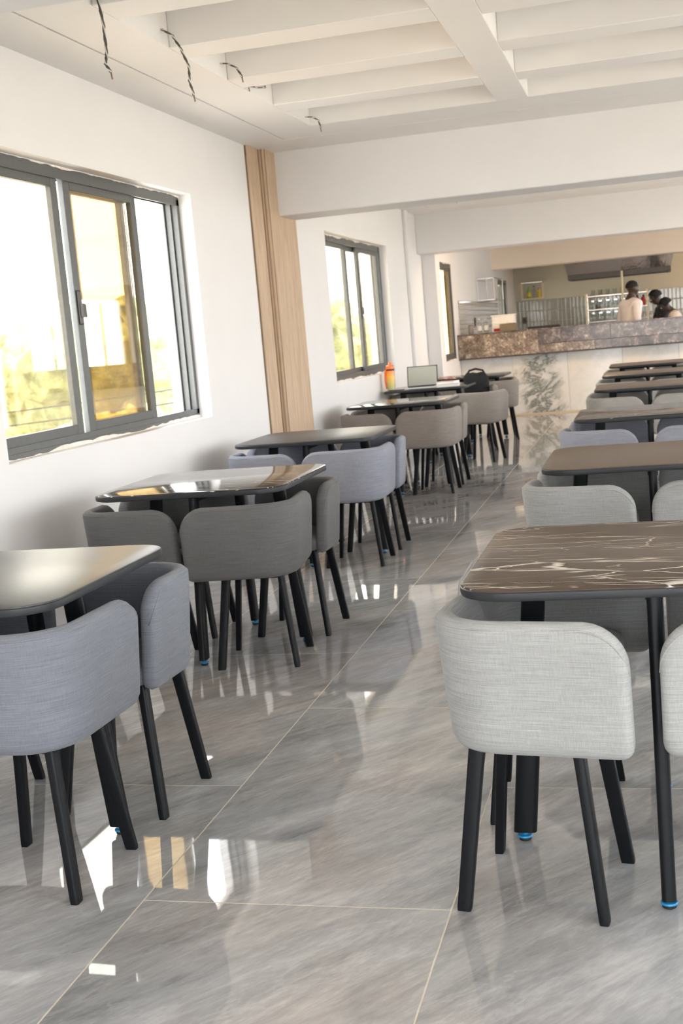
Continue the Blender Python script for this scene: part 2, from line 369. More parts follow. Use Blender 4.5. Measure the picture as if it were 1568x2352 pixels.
for cof, (xa, xb) in bays:
    for (a, b), (c, d) in zip(COFX, COFX[1:]): ob('long_rib', bev(boxbm(b, c, cof[0][0], cof[-1][1], CEIL, 3.2), .004, 1), 'ceiling_paint', ceil)
    for (a, b), (c, d) in zip(cof, cof[1:]):
        for x0, x1 in COFX: ob('cross_slat', bev(boxbm(x0, x1, b, c, CEIL, 3.2), .004, 1), 'ceiling_paint', ceil)

# ------------------------------------------------------------------ floor: 0.8 x 1.6 m tiles in running bond
fl = struct('floor', boxbm(XW-.2, XR+.2, YB-.2, YK, -.3, -.0004), 'tile_grout')
tile_me = mesh('floor_tile', bev(boxbm(-.3983, .3983, -.7983, .7983, -.012, 0), .0006, 1), 'polished_grey_tile')
X0, Y0 = -1.3266*1.0021, 2.7541*1.0021
for i in range(-2, 8):
    off = 0 if i % 2 == 0 else .8
    cx = X0+.8*(i+.5)
    for j in range(-5, 15):
        cy = Y0+off+1.6*(j+.5)
        x0, x1 = max(cx-.3983, XW), min(cx+.3983, XR); y0, y1 = max(cy-.7983, YB), min(cy+.7983, YK)
        if x1-x0 < .02 or y1-y0 < .02: continue
        if x1-x0 < .796 or y1-y0 < 1.596: link('floor_tile', mesh('floor_tile', boxbm(x0-cx, x1-cx, y0-cy, y1-cy, -.012, 0), 'polished_grey_tile'), fl, (cx, cy, 0))
        else: link('floor_tile', tile_me, fl, (cx, cy, 0))

# ------------------------------------------------------------------ windows
def window(n, a, b, c, d, sashes, side=-1, glassmat='amber_glass', handle=None, deep=None, rec=.085):
    """sliding window in the wall x = XW (side -1) or x = XR (side 1); sashes: (y0, y1, track)"""
    xw = XW if side < 0 else XR
    X = lambda dep: xw+side*dep
    def box(p0, p1, y0, y1, z0, z1): return (min(X(p0), X(p1)), max(X(p0), X(p1)), y0, y1, z0, z1)
    root = tag(link('window_%d' % n, None, None, (xw+side*.15, (a+b)/2, c)), kind='structure')
    inv = Vector((-root.location.x, -root.location.y, -root.location.z))
    def part(name, bm, mat, par=root, smooth=False):
        bmesh.ops.translate(bm, verts=list(bm.verts), vec=inv); return ob(name, bm, mat, par, smooth)
    f0, f1 = rec, rec+.098
    part('bottom_track', bev(boxbm(box(f0, f1, a, b, c, c+.028), box(f0, f0+.012, a, b, c+.028, c+.06), box(f0+.046, f0+.052, a, b, c+.028, c+.05), box(f1-.010, f1, a, b, c+.028, c+.05)), .001, 1), 'dark_grey_aluminium')
    part('top_track', boxbm(box(f0, f1, a, b, d-.028, d), box(f0, f0+.012, a, b, d-.065, d-.028), box(f0+.046, f0+.052, a, b, d-.05, d-.028), box(f1-.010, f1, a, b, d-.05, d-.028)), 'dark_grey_aluminium')
    for y0, y1 in ((a, a+.025), (b-.025, b)):
        part('jamb', boxbm(box(f0, f1, y0, y1, c+.028, d-.028), *[box(f0+q, f0+q+.008, y0-.018 if y0 > (a+b)/2 else y1, y0 if y0 > (a+b)/2 else y1+.018, c+.028, d-.028) for q in (0, .045, .09)]), 'dark_grey_aluminium')
    for y0, y1, tr in sashes:
        p0 = f0+.012+.042*tr; p1 = p0+.032; z0, z1 = c+.032, d-.032; w, rl = .072, .075
        sash = part('sash', bev(boxbm(box(p0, p1, y0, y0+w, z0, z1), box(p0, p1, y1-w, y1, z0, z1), box(p0, p1, y0+w, y1-w, z0, z0+rl), box(p0, p1, y0+w, y1-w, z1-rl, z1)), .003, 1), 'dark_grey_aluminium')
        part('pane', boxbm(box(p0+.013, p0+.019, y0+w-.008, y1-w+.008, z0+rl-.008, z1-rl+.008)), deep if (deep and tr == 1) else glassmat, sash)
        if handle and abs(handle[0]-y0) < .2:
            zc = handle[1]; bm = bev(boxbm(box(p0-.012, p0, y0+.012, y0+.052, zc-.09, zc+.09)), .008, 2)
            bx(bm, min(X(p0-.03), X(p0-.01)), max(X(p0-.03), X(p0-.01)), y0+.02, y0+.04, zc-.05, zc+.02)
            part('latch', bm, 'dark_steel', sash)
    # ragged plaster run over the frame along sill and head
    rnd = random.Random(n*13)
    for z, sgn, nm in ((c, 1, 'sill_plaster'), (d, -1, 'head_plaster')):
        bm = bmesh.new(); N = 90; lo = []; hi = []; h = .010
        for i in range(N+1):
            h = max(.003, min(.022, h+rnd.uniform(-.006, .006))); y = a+(b-a)*i/N
            lo.append((X(f0-.004), y, z)); hi.append((X(f0-.004), y, z+sgn*h))
        back = [(X(f0+.004), p[1], p[2]) for p in hi]
        loft(bm, [[lo[i], hi[i], back[i], (X(f0+.004), lo[i][1], z)] for i in range(N+1)])
        part(nm, bm, 'rough_plaster')
    return root
a, b, c, d = WIN[1]; window(1, a, b, c, d, [(5.0, 5.955, 0), (6.025, 6.96, 0), (6.13, 6.90, 1)], handle=(6.025, 1.66), deep='deep_amber_glass')
a, b, c, d = WIN[2]; window(2, a, b, c, d, [(11.07, 12.22, 0), (12.68, 13.70, 0), (12.28, 13.02, 1)], handle=(12.68, 1.66))
a, b, c, d = WIN[3]; window(3, a, b, c, d, [(17.45, 18.42, 0)], glassmat='deep_amber_glass', rec=.012)
a, b, c, d = WIN[4]; window(4, a, b, c, d, [(24.33, 25.12, 0), (25.08, 25.87, 1)], rec=.012)
for k, (a, b, c, d) in enumerate(RWIN): 
    m_ = 4 if b-a > 4 else 2; st = (b-a-.06)/m_
    window(5+k, a, b, c, d, [(a+.03+st*i, a+.03+st*(i+1), i % 2) for i in range(m_)], side=1, glassmat='clear_glass')
# glazed entrance behind the camera
root = tag(link('door_1', None, None, (.7, YB-.1, .2)), kind='structure')
for k in range(5):
    x = -2.8+k*1.4; ob('door_post', bev(boxbm(x-.035 if k else x, x+.035 if k < 4 else x, -.05, .05, 0, 2.4), .004, 1), 'dark_grey_aluminium', root)
    if k < 4: ob('pane', boxbm(x+.035, x+1.365, -.004, .004, .06, 2.34), 'clear_glass', root)
for z in (0, 2.34): ob('door_rail', boxbm(-2.8, 2.8, -.05, .05, z, z+.06), 'dark_grey_aluminium', root)

# ------------------------------------------------------------------ fluted wood cladding on the pilaster
pil = tag(link('trim_8', None, None, (XW, 8.87, 0)), kind='structure')
ob('pilaster_core', boxbm(0, .012, 0, .27, 0, CEIL), 'wood_backing', pil); ob('pilaster_core', boxbm(0, .062, .285, 1.0, 0, CEIL), 'wood_backing', pil)
def slat(w): 
    bm = bmesh.new(); n = 6
    prof = [(0, -w/2), *[(.004+.008*math.sin(PI*k/n), -w/2+w*k/n) for k in range(n+1)], (0, w/2)]
    loft(bm, [[(p[0], p[1], z) for p in prof] for z in (0, CEIL)]); return mesh('slat', bm, 'pale_oak_slat', 50)
sm = slat(.030)
for k in range(8): link('slat', sm, pil, (.012, .017+.0335*k, 0))
for k in range(20): link('slat', sm, pil, (.062, .315+.0348*k, 0))
for k in range(2): link('slat', sm, pil, (.014+.0215*k+.012, .285, 0), -PI/2)

# ------------------------------------------------------------------ dining tables
TH = .785
def make_table_meshes():
    d = {}; H = .445; r = .12
    bm = bmesh.new(); o = rsq(H-.003, r-.003, 8); o2 = rsq(H-.0055, r-.005, 8)
    loft(bm, [[(x, y, TH-.006) for x, y in o], [(x, y, TH-.001) for x, y in o], [(x, y, TH) for x, y in o2]]); d['top'] = mesh('tabletop', bm, 'plain_brown_laminate', 30)
    bm = bmesh.new(); rings = []
    for h, z in ((H-.012, TH-.027), (H-.002, TH-.024), (H, TH-.018), (H, TH-.006), (H-.002, TH-.0035)): rings.append([(x, y, z) for x, y in rsq(h, r+h-H, 8)])
    loft(bm, rings); d['edge'] = mesh('edge_band', bm, 'black_edge_band', 30)
    bm = bmesh.new()
    for ang in (0, PI/2):
        n0 = len(bm.verts); bx(bm, -.31, .31, -.02, .02, TH-.060, TH-.027); bm.verts.ensure_lookup_table()
        bmesh.ops.rotate(bm, verts=bm.verts[n0:], matrix=Matrix.Rotation(ang, 3, 'Z'))
    bx(bm, -.10, .10, -.10, .10, TH-.034, TH-.027); d['frame'] = mesh('cross_frame', bm, 'black_powder_coated_steel')
    bm = bmesh.new(); rings = []
    for q, z in ((0, TH-.027), (1, .026)):
        cx = -.300-.070*q; a, b_ = (.031, .017)
        rings.append([(cx+x, y, z) for x, y in rsq(a, .012, 3, b_)])
    loft(bm, rings); d['leg'] = mesh('leg', bm, 'black_powder_coated_steel', 50)
    bm = bmesh.new(); lathe(bm, [(.008, .030), (.008, .0165), (.019, .0165), (.0205, .0145), (.0205, .0115), (.018, .0105)], 16); d['ring'] = mesh('foot_ring', bm, 'blue_plastic', 40)
    bm = bmesh.new(); lathe(bm, [(.010, .0108), (.0165, .0105), (.0165, .003), (.012, 0)], 16); d['pad'] = mesh('foot_pad', bm, 'black_rubber', 40)
    return d
TM = make_table_meshes()
def table(x, y, rz, mat, label, group):
    t = thing('dining_table', label, 'table', (x, y, 0), rz, group)
    link('tabletop', TM['top'], t, mat=mat); link('edge_band', TM['edge'], t); link('cross_frame', TM['frame'], t)
    for k in range(4):
        l = link('leg', TM['leg'], t, rz=k*PI/2)
        link('foot_ring', TM['ring'], l, (-.372, 0, 0)); link('foot_pad', TM['pad'], l, (-.372, 0, 0))
    return t

# ------------------------------------------------------------------ tub chairs: an L-shaped wrapped back whose corner points to (-x,-y)
def make_chair_meshes(A=.285, A2=.285):
    d = {}
    Ho, Rc, th = .220, .175, .054
    ZT, ZB = .720, .395
    # path of the outer face: arm end -> corner -> arm end
    pts = []
    L = A+Ho-Rc; L2 = A2+Ho-Rc
    def sample(s):
        arc = Rc*PI/2
        if s < L: return Vector((A-s, -Ho)), Vector((0, -1))
        if s < L+arc:
            a = (s-L)/Rc; return Vector((-Ho+Rc-Rc*math.sin(a), -Ho+Rc-Rc*math.cos(a))), Vector((-math.sin(a), -math.cos(a)))
        q = s-L-arc; return Vector((-Ho, -Ho+Rc+q)), Vector((-1, 0))
    tot = L+L2+Rc*PI/2
    half = [0, .003, .008, .015, .025, .038, .055, .075, .10, .13, .17, .21, .25, .29]
    arcs = [L+Rc*PI/2*k/10 for k in range(11)]
    ss = sorted([h for h in half if h < L-.01]+arcs+[tot-h for h in half if h < L2-.01])
    def dims(dd):
        Rt, Rb, re = .105, .035, .022
        zt = ZT-(Rt-math.sqrt(max(0, Rt*Rt-(Rt-dd)**2)) if dd < Rt else 0)
        zb = ZB+(Rb-math.sqrt(max(0, Rb*Rb-(Rb-dd)**2)) if dd < Rb else 0)
        t = th*(.35+.65*math.sqrt(max(0, 1-(1-dd/re)**2))) if dd < re else th
        return zt, zb, t
    def outset(z): return -.026*(1-(z-ZB)/(ZT-ZB))**1.3
    rings = []; seam_top = []; 
    for s in ss:
        p, n = sample(s); dd = min(s, tot-s); zt, zb, t = dims(dd); hr = min(t/2, .025)
        prof = []   # (offset from outer face inward, z)
        for k in range(7): prof.append((0, zb+hr+(zt-zb-2*hr)*k/6))
        for k in range(1, 6): a = PI*k/6; prof.append((t/2-t/2*math.cos(a), zt-hr+hr*math.sin(a)))
        for k in range(7): prof.append((t, zt-hr-(zt-zb-2*hr)*k/6))
        for k in range(1, 4): a = PI*k/4; prof.append((t/2+t/2*math.cos(a), zb+hr-hr*math.sin(a)))
        corr = (th-t)/2
        ring = []
        for off, z in prof:
            q = p+n*(outset(z)-off-corr); ring.append((q.x, q.y, z))
        rings.append(ring)
        if True:
            z = zt-.016; q = p+n*(outset(z)-corr+.0006-(0.0035)); seam_top.append((q.x, q.y, z))
    bm = bmesh.new(); loft(bm, rings); d['back'] = mesh('backrest', bm, 'light_grey_linen', 'all')
    bm = bmesh.new(); tube(bm, seam_top, .0028, 5); d['seam'] = mesh('seam_piping', bm, 'light_grey_linen', 'all')
    bm = bmesh.new(); rr = []
    for h, z in ((.150, .405), (.172, .411), (.182, .425), (.183, .455), (.176, .474), (.156, .483), (.09, .487)):
        rr.append([(x+.022, y+.022, z) for x, y in rsq(h, min(.08, h*.5), 5)])
    loft(bm, rr); d['seat'] = mesh('seat', bm, 'light_grey_linen', 'all')
    bm = boxbm((-.135, .135, -.135, -.105, .388, .408), (-.135, .135, .105, .135, .388, .408), (-.135, -.105, -.105, .105, .388, .408), (.105, .135, -.105, .105, .388, .408))
    d['frame'] = mesh('seat_frame', bm, 'black_powder_coated_steel')
    for key, (sx_, sy_), (wx, wy) in (('leg0', (-1, -1), (.019, .0125)), ('leg1', (1, -1), (.0125, .019)), ('leg2', (1, 1), (.019, .0125)), ('leg3', (-1, 1), (.0125, .019))):
        bm = bmesh.new(); rings = []
        for c, z, k in ((.120, .405, 1.05), (.127, .35, 1.0), (.167, .010, .92), (.168, 0, .86)):
            rings.append([(sx_*c+x*k, sy_*c+y*k, z) for x, y in rsq(wx, .005, 2, wy)])
        loft(bm, rings); d[key] = mesh('leg', bm, 'black_powder_coated_steel', 50)
    return d
CM = make_chair_meshes(); CS = make_chair_meshes(.258, .180)
def chair(x, y, rz, mat, label, group, CM=CM):
    t = thing('tub_chair', label, 'chair', (x, y, 0), rz, group)
    link('backrest', CM['back'], t, mat=mat); link('seam_piping', CM['seam'], t, mat=mat); link('seat', CM['seat'], t, mat=mat); link('seat_frame', CM['frame'], t)
    for k in range(4): link('leg', CM['leg%d' % k], t)
    return t

COLN = {'light_grey_linen': 'light grey', 'blue_grey_linen': 'blue-grey', 'charcoal_linen': 'charcoal', 'taupe_linen': 'taupe', 'mist_blue_linen': 'pale blue-grey', 'stone_linen': 'stone grey'}
ORD = ['frontmost', 'second', 'third', 'fourth', 'fifth', 'farthest']
# (x, y, rotation, top material, chair fabric, look, overrides {corner: (dx, dy, drz) or None})
LEFT = [
 (-1.945, 3.175, R(0), 'plain_black_laminate', 'blue_grey_linen', 'plain dark', {'se': (-.005, .0, R(-1.5)), 'ne': (0, .015, R(-2))}),
 (-1.985, 5.375, R(0), 'veined_gloss_laminate', 'charcoal_linen', 'glossy veined', {'se': (-.02, .0, R(6))}),
 (-2.085, 7.60, R(0), 'plain_black_laminate', 'mist_blue_linen', 'plain dark', {}),
 (-2.135, 10.75, R(0), 'glossy_black_laminate', 'taupe_linen', 'glossy plain', {}),
 (-2.315, 13.20, R(0), 'glossy_black_laminate', 'taupe_linen', 'dark laptop-holding', {'nw': (.05, 0, 0), 'sw': None, 'se': (.30, -.22, R(-12)), 'ne': (.12, .42, R(10))}),
 (-2.150, 15.30, R(0), 'glossy_black_laminate', 'taupe_linen', 'plain', {'se': (.10, -.06, R(8))}),
]
RIGHT = [
 (-.020, 3.180, R(0), 'veined_brown_laminate', 'light_grey_linen', 'white-veined', {'sw': (0, 0, R(-8))}),
 (-.015, 5.43, R(0), 'plain_brown_laminate', 'light_grey_linen', 'plain brown', {'sw': (-.02, .0, R(-6))}),
 (-.020, 7.84, R(0), 'veined_gloss_laminate', 'mist_blue_linen', 'white-veined', {'sw': (-.02, .0, R(-4))}),
 (-.020, 10.70, R(0), 'plain_brown_laminate', 'stone_linen', 'plain brown', {}),
 (-.035, 12.95, R(0), 'plain_brown_laminate', 'stone_linen', 'plain brown', {}),
 (-.035, 15.20, R(0), 'plain_brown_laminate', 'stone_linen', 'plain brown', {}),
]
CORN = {'sw': (-1, -1, 0), 'se': (1, -1, PI/2), 'ne': (1, 1, PI), 'nw': (-1, 1, -PI/2)}
for row, sets in (('window', LEFT), ('right-hand', RIGHT)):
    for k, (x, y, rz, top, fab, look, ovr) in enumerate(sets):
        table(x, y, rz, top, '%s square dining table, %s in the %s row' % (look, ORD[k], row), 'square dining tables')
        for key, (sx_, sy_, rot) in CORN.items():
            if key in ovr and ovr[key] is None: continue
            dx, dy, dr = ovr.get(key, (0, 0, 0)); rnd = random.Random(k*7+len(row)*3+ord(key[0])+2*ord(key[1]))
            jx, jy, jr = rnd.uniform(-.010, .010), rnd.uniform(-.010, .010), (0 if key in ovr else rnd.uniform(-.04, .04))
            side = {'window': {-1: 'wall-side', 1: 'aisle-side'}, 'right-hand': {-1: 'aisle-side', 1: 'outer'}}[row][sx_]
            lab = '%s tub chair, %s %s corner, %s table of %s row' % (COLN[fab], 'near' if sy_ < 0 else 'far', side, ORD[k], row)
            chair(x+sx_*.288+dx+jx, y+sy_*.272+dy+jy, rz+rot+dr+jr, fab, lab, 'tub chairs tucked round the square tables', CS if key in ('sw', 'ne') else CM)
    
# ------------------------------------------------------------------ things on and by the far window-row tables
LT5 = LEFT[4]
t = thing('water_bottle', 'orange and yellow water bottle beside the laptop', 'bottle', (-2.69, 12.93, TH))
ob('body', lathe(bmesh.new(), [(.036, 0), (.043, .006), (.045, .05), (.043, .12), (.045, .20), (.043, .215)], 24), 'orange_yellow_plastic', t, 40)
ob('collar', lathe(bmesh.new(), [(.046, .213), (.046, .228), (.044, .23)], 24), 'black_rubber', t, 40)
ob('lid', lathe(bmesh.new(), [(.044, .229), (.043, .262), (.030, .272)], 24), 'orange_plastic', t, 40)
ob('spout', lathe(bmesh.new(), [(.016, .270), (.016, .296), (.010, .304)], 14), 'orange_plastic', t, 40)
bm = bmesh.new(); tube(bm, [(-.040, -.018, .225), (-.052, -.018, .20), (-.055, -.018, .10), (-.046, -.018, .02)], .011, 8); ob('grip_strap', bm, 'orange_plastic', t, 40)
t = thing('laptop', 'open silver laptop on the fifth window-row table', 'laptop', (-2.385, 13.10, TH), R(3))
bm = bev(boxbm(-.165, .165, -.20, .03, 0, .012), .004, 2); base = ob('keyboard_base', bm, 'laptop_silver', t)
ob('keyboard', boxbm(-.14, .14, -.10, .01, .012, .0135), 'black_rubber', base); ob('touchpad', boxbm(-.05, .05, -.185, -.115, .012, .0127), 'laptop_silver', base)
bm = bev(boxbm(-.165, .165, 0, .008, 0, .225), .003, 2); bmesh.ops.rotate(bm, verts=list(bm.verts), matrix=Matrix.Rotation(R(-14), 3, 'X')); bmesh.ops.translate(bm, verts=list(bm.verts), vec=(0, .03, .012)); lid = ob('screen_lid', bm, 'black_edge_band', t)
bm = boxbm(-.155, .155, -.0015, .0, .012, .215); bmesh.ops.rotate(bm, verts=list(bm.verts), matrix=Matrix.Rotation(R(-14), 3, 'X')); bmesh.ops.translate(bm, verts=list(bm.verts), vec=(0, .03, .012)); ob('screen', bm, 'laptop_screen', lid)
tag(ob('smartphone', bev(boxbm(-.036, .036, -.075, .075, 0, .009), .003, 2), 'black_edge_band', None, False, (-2.62, 12.86, TH), R(70)), 'dark phone lying flat by the orange bottle', 'phone')
def book(z, w, h, th, mat, rz, label, x=-2.09, y=13.0):
    t = thing('paperback', label, 'book', (x, y, z), rz, 'papers beside the laptop')
    ob('pages', boxbm(-w/2+.004, w/2-.004, -h/2+.004, h/2-.004, .002, th-.002), 'paper', t); ob('cover', boxbm((-w/2, w/2, -h/2, h/2, 0, .002), (-w/2, w/2, -h/2, h/2, th-.002, th), (-w/2, -w/2+.004, -h/2, h/2, .002, th-.002)), mat, t)
book(TH, .24, .20, .030, 'paper', R(5), 'white notebook at the bottom of the papers by the laptop')
book(TH+.030, .20, .17, .024, 'pink_paper', R(-14), 'pink covered book on the white notebook beside the laptop')
bm = bmesh.new(); rnd = random.Random(3); N = 9
grid = [[bm.verts.new((-.08+.16*i/N, -.07+.14*j/N, .012+.030*(math.sin(i*1.1)*math.cos(j*1.3)*.5+.5)+rnd.uniform(0, .012))) for j in range(N+1)] for i in range(N+1)]
for i in range(N):
    for j in range(N): bm.faces.new((grid[i][j], grid[i+1][j], grid[i+1][j+1], grid[i][j+1]))
bmesh.ops.solidify(bm, geom=list(bm.faces), thickness=.006)
tag(ob('crumpled_paper', bm, 'pink_paper', None, True, (-2.10, 13.0, TH+.054)), 'crumpled pale pink paper on the books beside the laptop', 'paper')
# black bag slung over a chair
t = thing('shoulder_bag', 'black cloth bag on the taupe chair behind the laptop table', 'bag', (-1.915, 13.90, .487), R(8))
bm = bmesh.new(); rings = []
for z, a, b_ in ((0, .12, .05), (.03, .13, .065), (.14, .14, .075), (.26, .145, .075), (.33, .14, .06), (.38, .10, .03)):
    rings.append([(a*math.cos(2*PI*k/20)*(1+.05*math.sin(3*k)), b_*math.sin(2*PI*k/20), z+.012*math.sin(k*2.3)) for k in range(20)])
loft(bm, rings); ob('bag_body', bm, 'black_cloth', t, 'all')
bm = bmesh.new(); tube(bm, [(-.10, 0, .36), (-.07, .01, .41), (0, .02, .425), (.08, .01, .405), (.11, 0, .35)], .012, 8); ob('strap', bm, 'black_cloth', t, 'all')
bm = bmesh.new(); bx(bm, -.12, .12, -.088, -.075, .06, .20); ob('front_pocket', bev(bm, .006, 2), 'black_cloth', t)

# ------------------------------------------------------------------ bar counter
t = thing('bar_counter', 'white marble bar counter with brown granite top across the room', 'counter', (0, 18.75, 0))
ob('counter_core', boxbm(XW+.003, XR-.003, .03, .30, 0, 1.20), 'wall_paint', t)
xs = [XW+.003, -2.02, -1.20, -.40, .40, 1.20, 2.0, 2.8, 3.5, XR-.003]
for i, (a, b_) in enumerate(zip(xs, xs[1:])):
    cx = (a+b_)/2
    ob('marble_slab', bev(boxbm(a-cx+.0015, b_-cx-.0015, 0, .03, .022, .905), .002, 1), 'green_veined_marble' if i == 1 else 'white_marble', t, False, (cx, 0, 0))
ob('skirting', boxbm(XW+.003, XR-.003, -.002, .03, 0, .022), 'beige_skirting', t)
ob('painted_shade_strip', boxbm(XW+.003, XR-.003, -.15, .03, .895, .915), 'dark_steel', t)  # dark strip standing in for the shade under the granite apron
def slab(a, b_, z0, z1, mat, dy=0): 
    cx = (a+b_)/2; ob('granite_slab', bev(boxbm(a-cx+.001, b_-cx-.001, -.17+dy, -.14, z0, z1), .003, 1), mat, t, False, (cx, 0, 0))
slab(XW+.003, -1.60, .915, 1.255, 'tan_granite')
for a, b_ in ((-1.60, -1.26), (-1.26, -.55), (-.55, .95), (.95, 2.5), (2.5, XR-.003)): slab(a, b_, 1.045, 1.255, 'brown_granite')
slab(-1.60, -.78, .915, 1.043, 'tan_granite', .004); slab(-.78, .9, .915, 1.043, 'brown_granite', .004); slab(.9, 2.6, .915, 1.043, 'brown_granite', .004); slab(2.6, XR-.003, .915, 1.043, 'brown_granite', .004)
ob('counter_top', bev(boxbm(XW+.003, XR-.003, -.175, .42, 1.255, 1.275), .004, 1), 'brown_granite', t)
CT = 1.275; CY = 18.75

# things standing on the counter
def small_bottle(x, y, z, label, lid='white_plastic', body='bottle_glass', h=.22, r=.035, group='bottles in the kitchen', lab=None):
    t = thing('bottle', label, 'bottle', (x, y, z), 0, group)
    ob('body', lathe(bmesh.new(), [(r*.9, 0), (r, .01), (r, h*.62), (r*.4, h*.80), (r*.36, h*.93)], 16), body, t, 40)
    ob('cap', lathe(bmesh.new(), [(r*.45, h*.92), (r*.45, h), (r*.3, h*1.01)], 14), lid, t, 40)
    if lab: ob('label_band', lathe(bmesh.new(), [(r*1.02, h*.18), (r*1.02, h*.5)], 16), lab, t, 40)
small_bottle(-2.50, 18.92, CT, 'left clear bottle on the counter near the wall', lab='white_plastic'); small_bottle(-2.40, 18.94, CT, 'right clear bottle on the counter beside the white crate', lab='white_plastic')
t = thing('storage_crate', 'white ribbed plastic crate on the counter', 'crate', (-2.13, 19.0, CT))
bm = bmesh.new(); 
for z in range(4): bx(bm, -.17, .17, -.12, .12, .01+.055*z, .05+.055*z)
bx(bm, -.162, .162, -.112, .112, 0, .235); bx(bm, -.18, .18, -.13, .13, .235, .25); ob('body', bm, 'white_plastic', t); ob('red_sticker', boxbm(-.15, -.06, -.124, -.12, .01, .05), 'red_print', t)
t = thing('carton', 'small brown carton in front of the white crate', 'box', (-2.05, 18.78, CT)); ob('body', bev(boxbm(-.12, .12, -.06, .06, 0, .11), .003, 1), 'brown_carton', t); ob('flap', boxbm(-.12, .12, -.062, .0, .11, .114), 'brown_carton', t)
t = thing('serving_tray', 'black tray lying on the granite counter', 'tray', (-1.53, 18.95, CT)); ob('base', boxbm(-.22, .22, -.13, .13, .0, .012), 'black_rubber', t)
ob('rim', boxbm((-.23, .23, -.14, -.125, 0, .035), (-.23, .23, .125, .14, 0, .035), (-.23, -.215, -.125, .125, 0, .035), (.215, .23, -.125, .125, 0, .035)), 'black_rubber', t)
t = thing('jar', 'small brown jar at the wall end of the counter', 'jar', (-2.63, 18.9, CT)); ob('body', lathe(bmesh.new(), [(.035, 0), (.04, .01), (.04, .10), (.03, .12)], 16), 'taupe_linen', t, 40); ob('lid', lathe(bmesh.new(), [(.033, .119), (.033, .14)], 16), 'brown_carton', t, 40)

# ------------------------------------------------------------------ kitchen
def tiles(name, x0, x1, z0, z1, w, h, axis, pos, mat, label):
    bm = bmesh.new(); g = .004; n = int((x1-x0)/w); m = int(round((z1-z0)/h))
    for i in range(n):
        for j in range(m):
            a, b_, c, d = x0+i*w+g, x0+(i+1)*w-g, z0+j*h+g, z0+(j+1)*h-g
            e = .010
            lo = [(a, c), (b_, c), (b_, d), (a, d)]; hi = [(a+e, c+e), (b_-e, c+e), (b_-e, d-e), (a+e, d-e)]
            P = (lambda p, q: (p[0], pos-q, p[1])) if axis == 'y' else (lambda p, q: (pos+q, p[0], p[1]))
            v0 = [bm.verts.new(P(p, 0)) for p in lo]; v1 = [bm.verts.new(P(p, .004)) for p in lo]; v2 = [bm.verts.new(P(p, .007)) for p in hi]
            for A, B in ((v0, v1), (v1, v2)):
                for k in range(4): bm.faces.new((A[k], A[(k+1) % 4], B[(k+1) % 4], B[k]))
            bm.faces.new(v2)
    o = ob(name, bm, mat); o['kind'] = 'stuff'; tag(o, label, 'tiles'); return o
tiles('sage_wall_tiles', XW+.02, XR-.02, .9, 1.84, .082, .235, 'y', YK-.002, 'glazed_sage_tile', 'glossy sage green upright tiles on the far kitchen wall')
tiles('cream_wall_tiles', 18.9, 24.25, .9, 1.80, .215, .075, 'x', XW+.002, 'glazed_cream_tile', 'glossy cream brick tiles on the kitchen window wall')
# extractor hood
t = thing('extractor_hood', 'stainless steel extractor hood hanging over the kitchen', 'hood', (-.52, 25.4, 2.12))
bm = bmesh.new(); loft(bm, [[(-.98*a, -.45*b_, z), (.98*a, -.45*b_, z), (.98*a, .45*b_, z), (-.98*a, .45*b_, z)] for a, b_, z in ((1, 1, .10), (1.08, 1.1, .42), (1.08, 1.1, .60))]); ob('hood_body', bm, 'dented_steel', t)
ob('lower_rim', boxbm((-.96, .96, -.46, -.42, 0, .10), (-.96, .96, .42, .46, 0, .10), (-.98, -.94, -.42, .42, 0, .10), (.94, .98, -.42, .42, 0, .10)), 'dark_steel', t)
for k in range(5): ob('grease_filter', bev(boxbm(-.93+.375*k, -.57+.375*k, -.41, .41, .02, .05), .004, 1), 'dark_steel', t)
ob('duct', boxbm(-.22, .22, -.2, .2, .60, .715), 'stainless_steel', t)
tag(ob('gas_pipe', tube(bmesh.new(), [(-.46, 24.6, 0), (-.46, 24.6, 2.20)], .022, 10), 'cream_paint', None, 40), 'cream vertical pipe below the extractor hood', 'pipe')
# steel shelving rack
t = thing('steel_rack', 'steel kitchen shelving rack behind the white shirted man', 'rack', (-.63, 26.9, 0))
for x in (-.62, .62):
    for y in (-.2, .2): ob('post', tube(bmesh.new(), [(x, y, 0), (x, y, 1.85)], .022, 8), 'cream_paint' if y < 0 else 'stainless_steel', t, 40)
for z in (.5, .95, 1.25, 1.5, 1.78): ob('shelf', bev(boxbm(-.62, .62, -.22, .22, z, z+.025), .004, 1), 'stainless_steel', t)
for i in range(7):
    for j, z in enumerate((1.275, 1.525)):
        if i > 4: continue
        tt = thing('glass_jar', 'clear glass jar on the %s rack shelf, %s from the left' % (('lower', 'upper')[j], ('first', 'second', 'third', 'fourth', 'fifth')[i]), 'jar', (-.63-.50+.16*i, 26.82, z), 0, 'glass jars on the steel rack')
        ob('body', lathe(bmesh.new(), [(.05, 0), (.055, .01), (.055, .14), (.045, .16)], 14), 'bottle_glass', tt, 40); ob('lid', lathe(bmesh.new(), [(.048, .158), (.048, .18)], 14), 'chrome', tt, 40)
for x, nm in ((.44, 'left'), (.56, 'right')): 
    tt = thing('sauce_bottle', '%s red sauce bottle on the rack beside the man' % nm, 'bottle', (-.63+x-.02, 26.80, 1.525), 0, 'red sauce bottles'); ob('body', lathe(bmesh.new(), [(.04, 0), (.045, .01), (.045, .14), (.02, .18)], 14), 'red_sauce', tt, 40); ob('cap', lathe(bmesh.new(), [(.018, .178), (.014, .22)], 12), 'black_rubber', tt, 40)
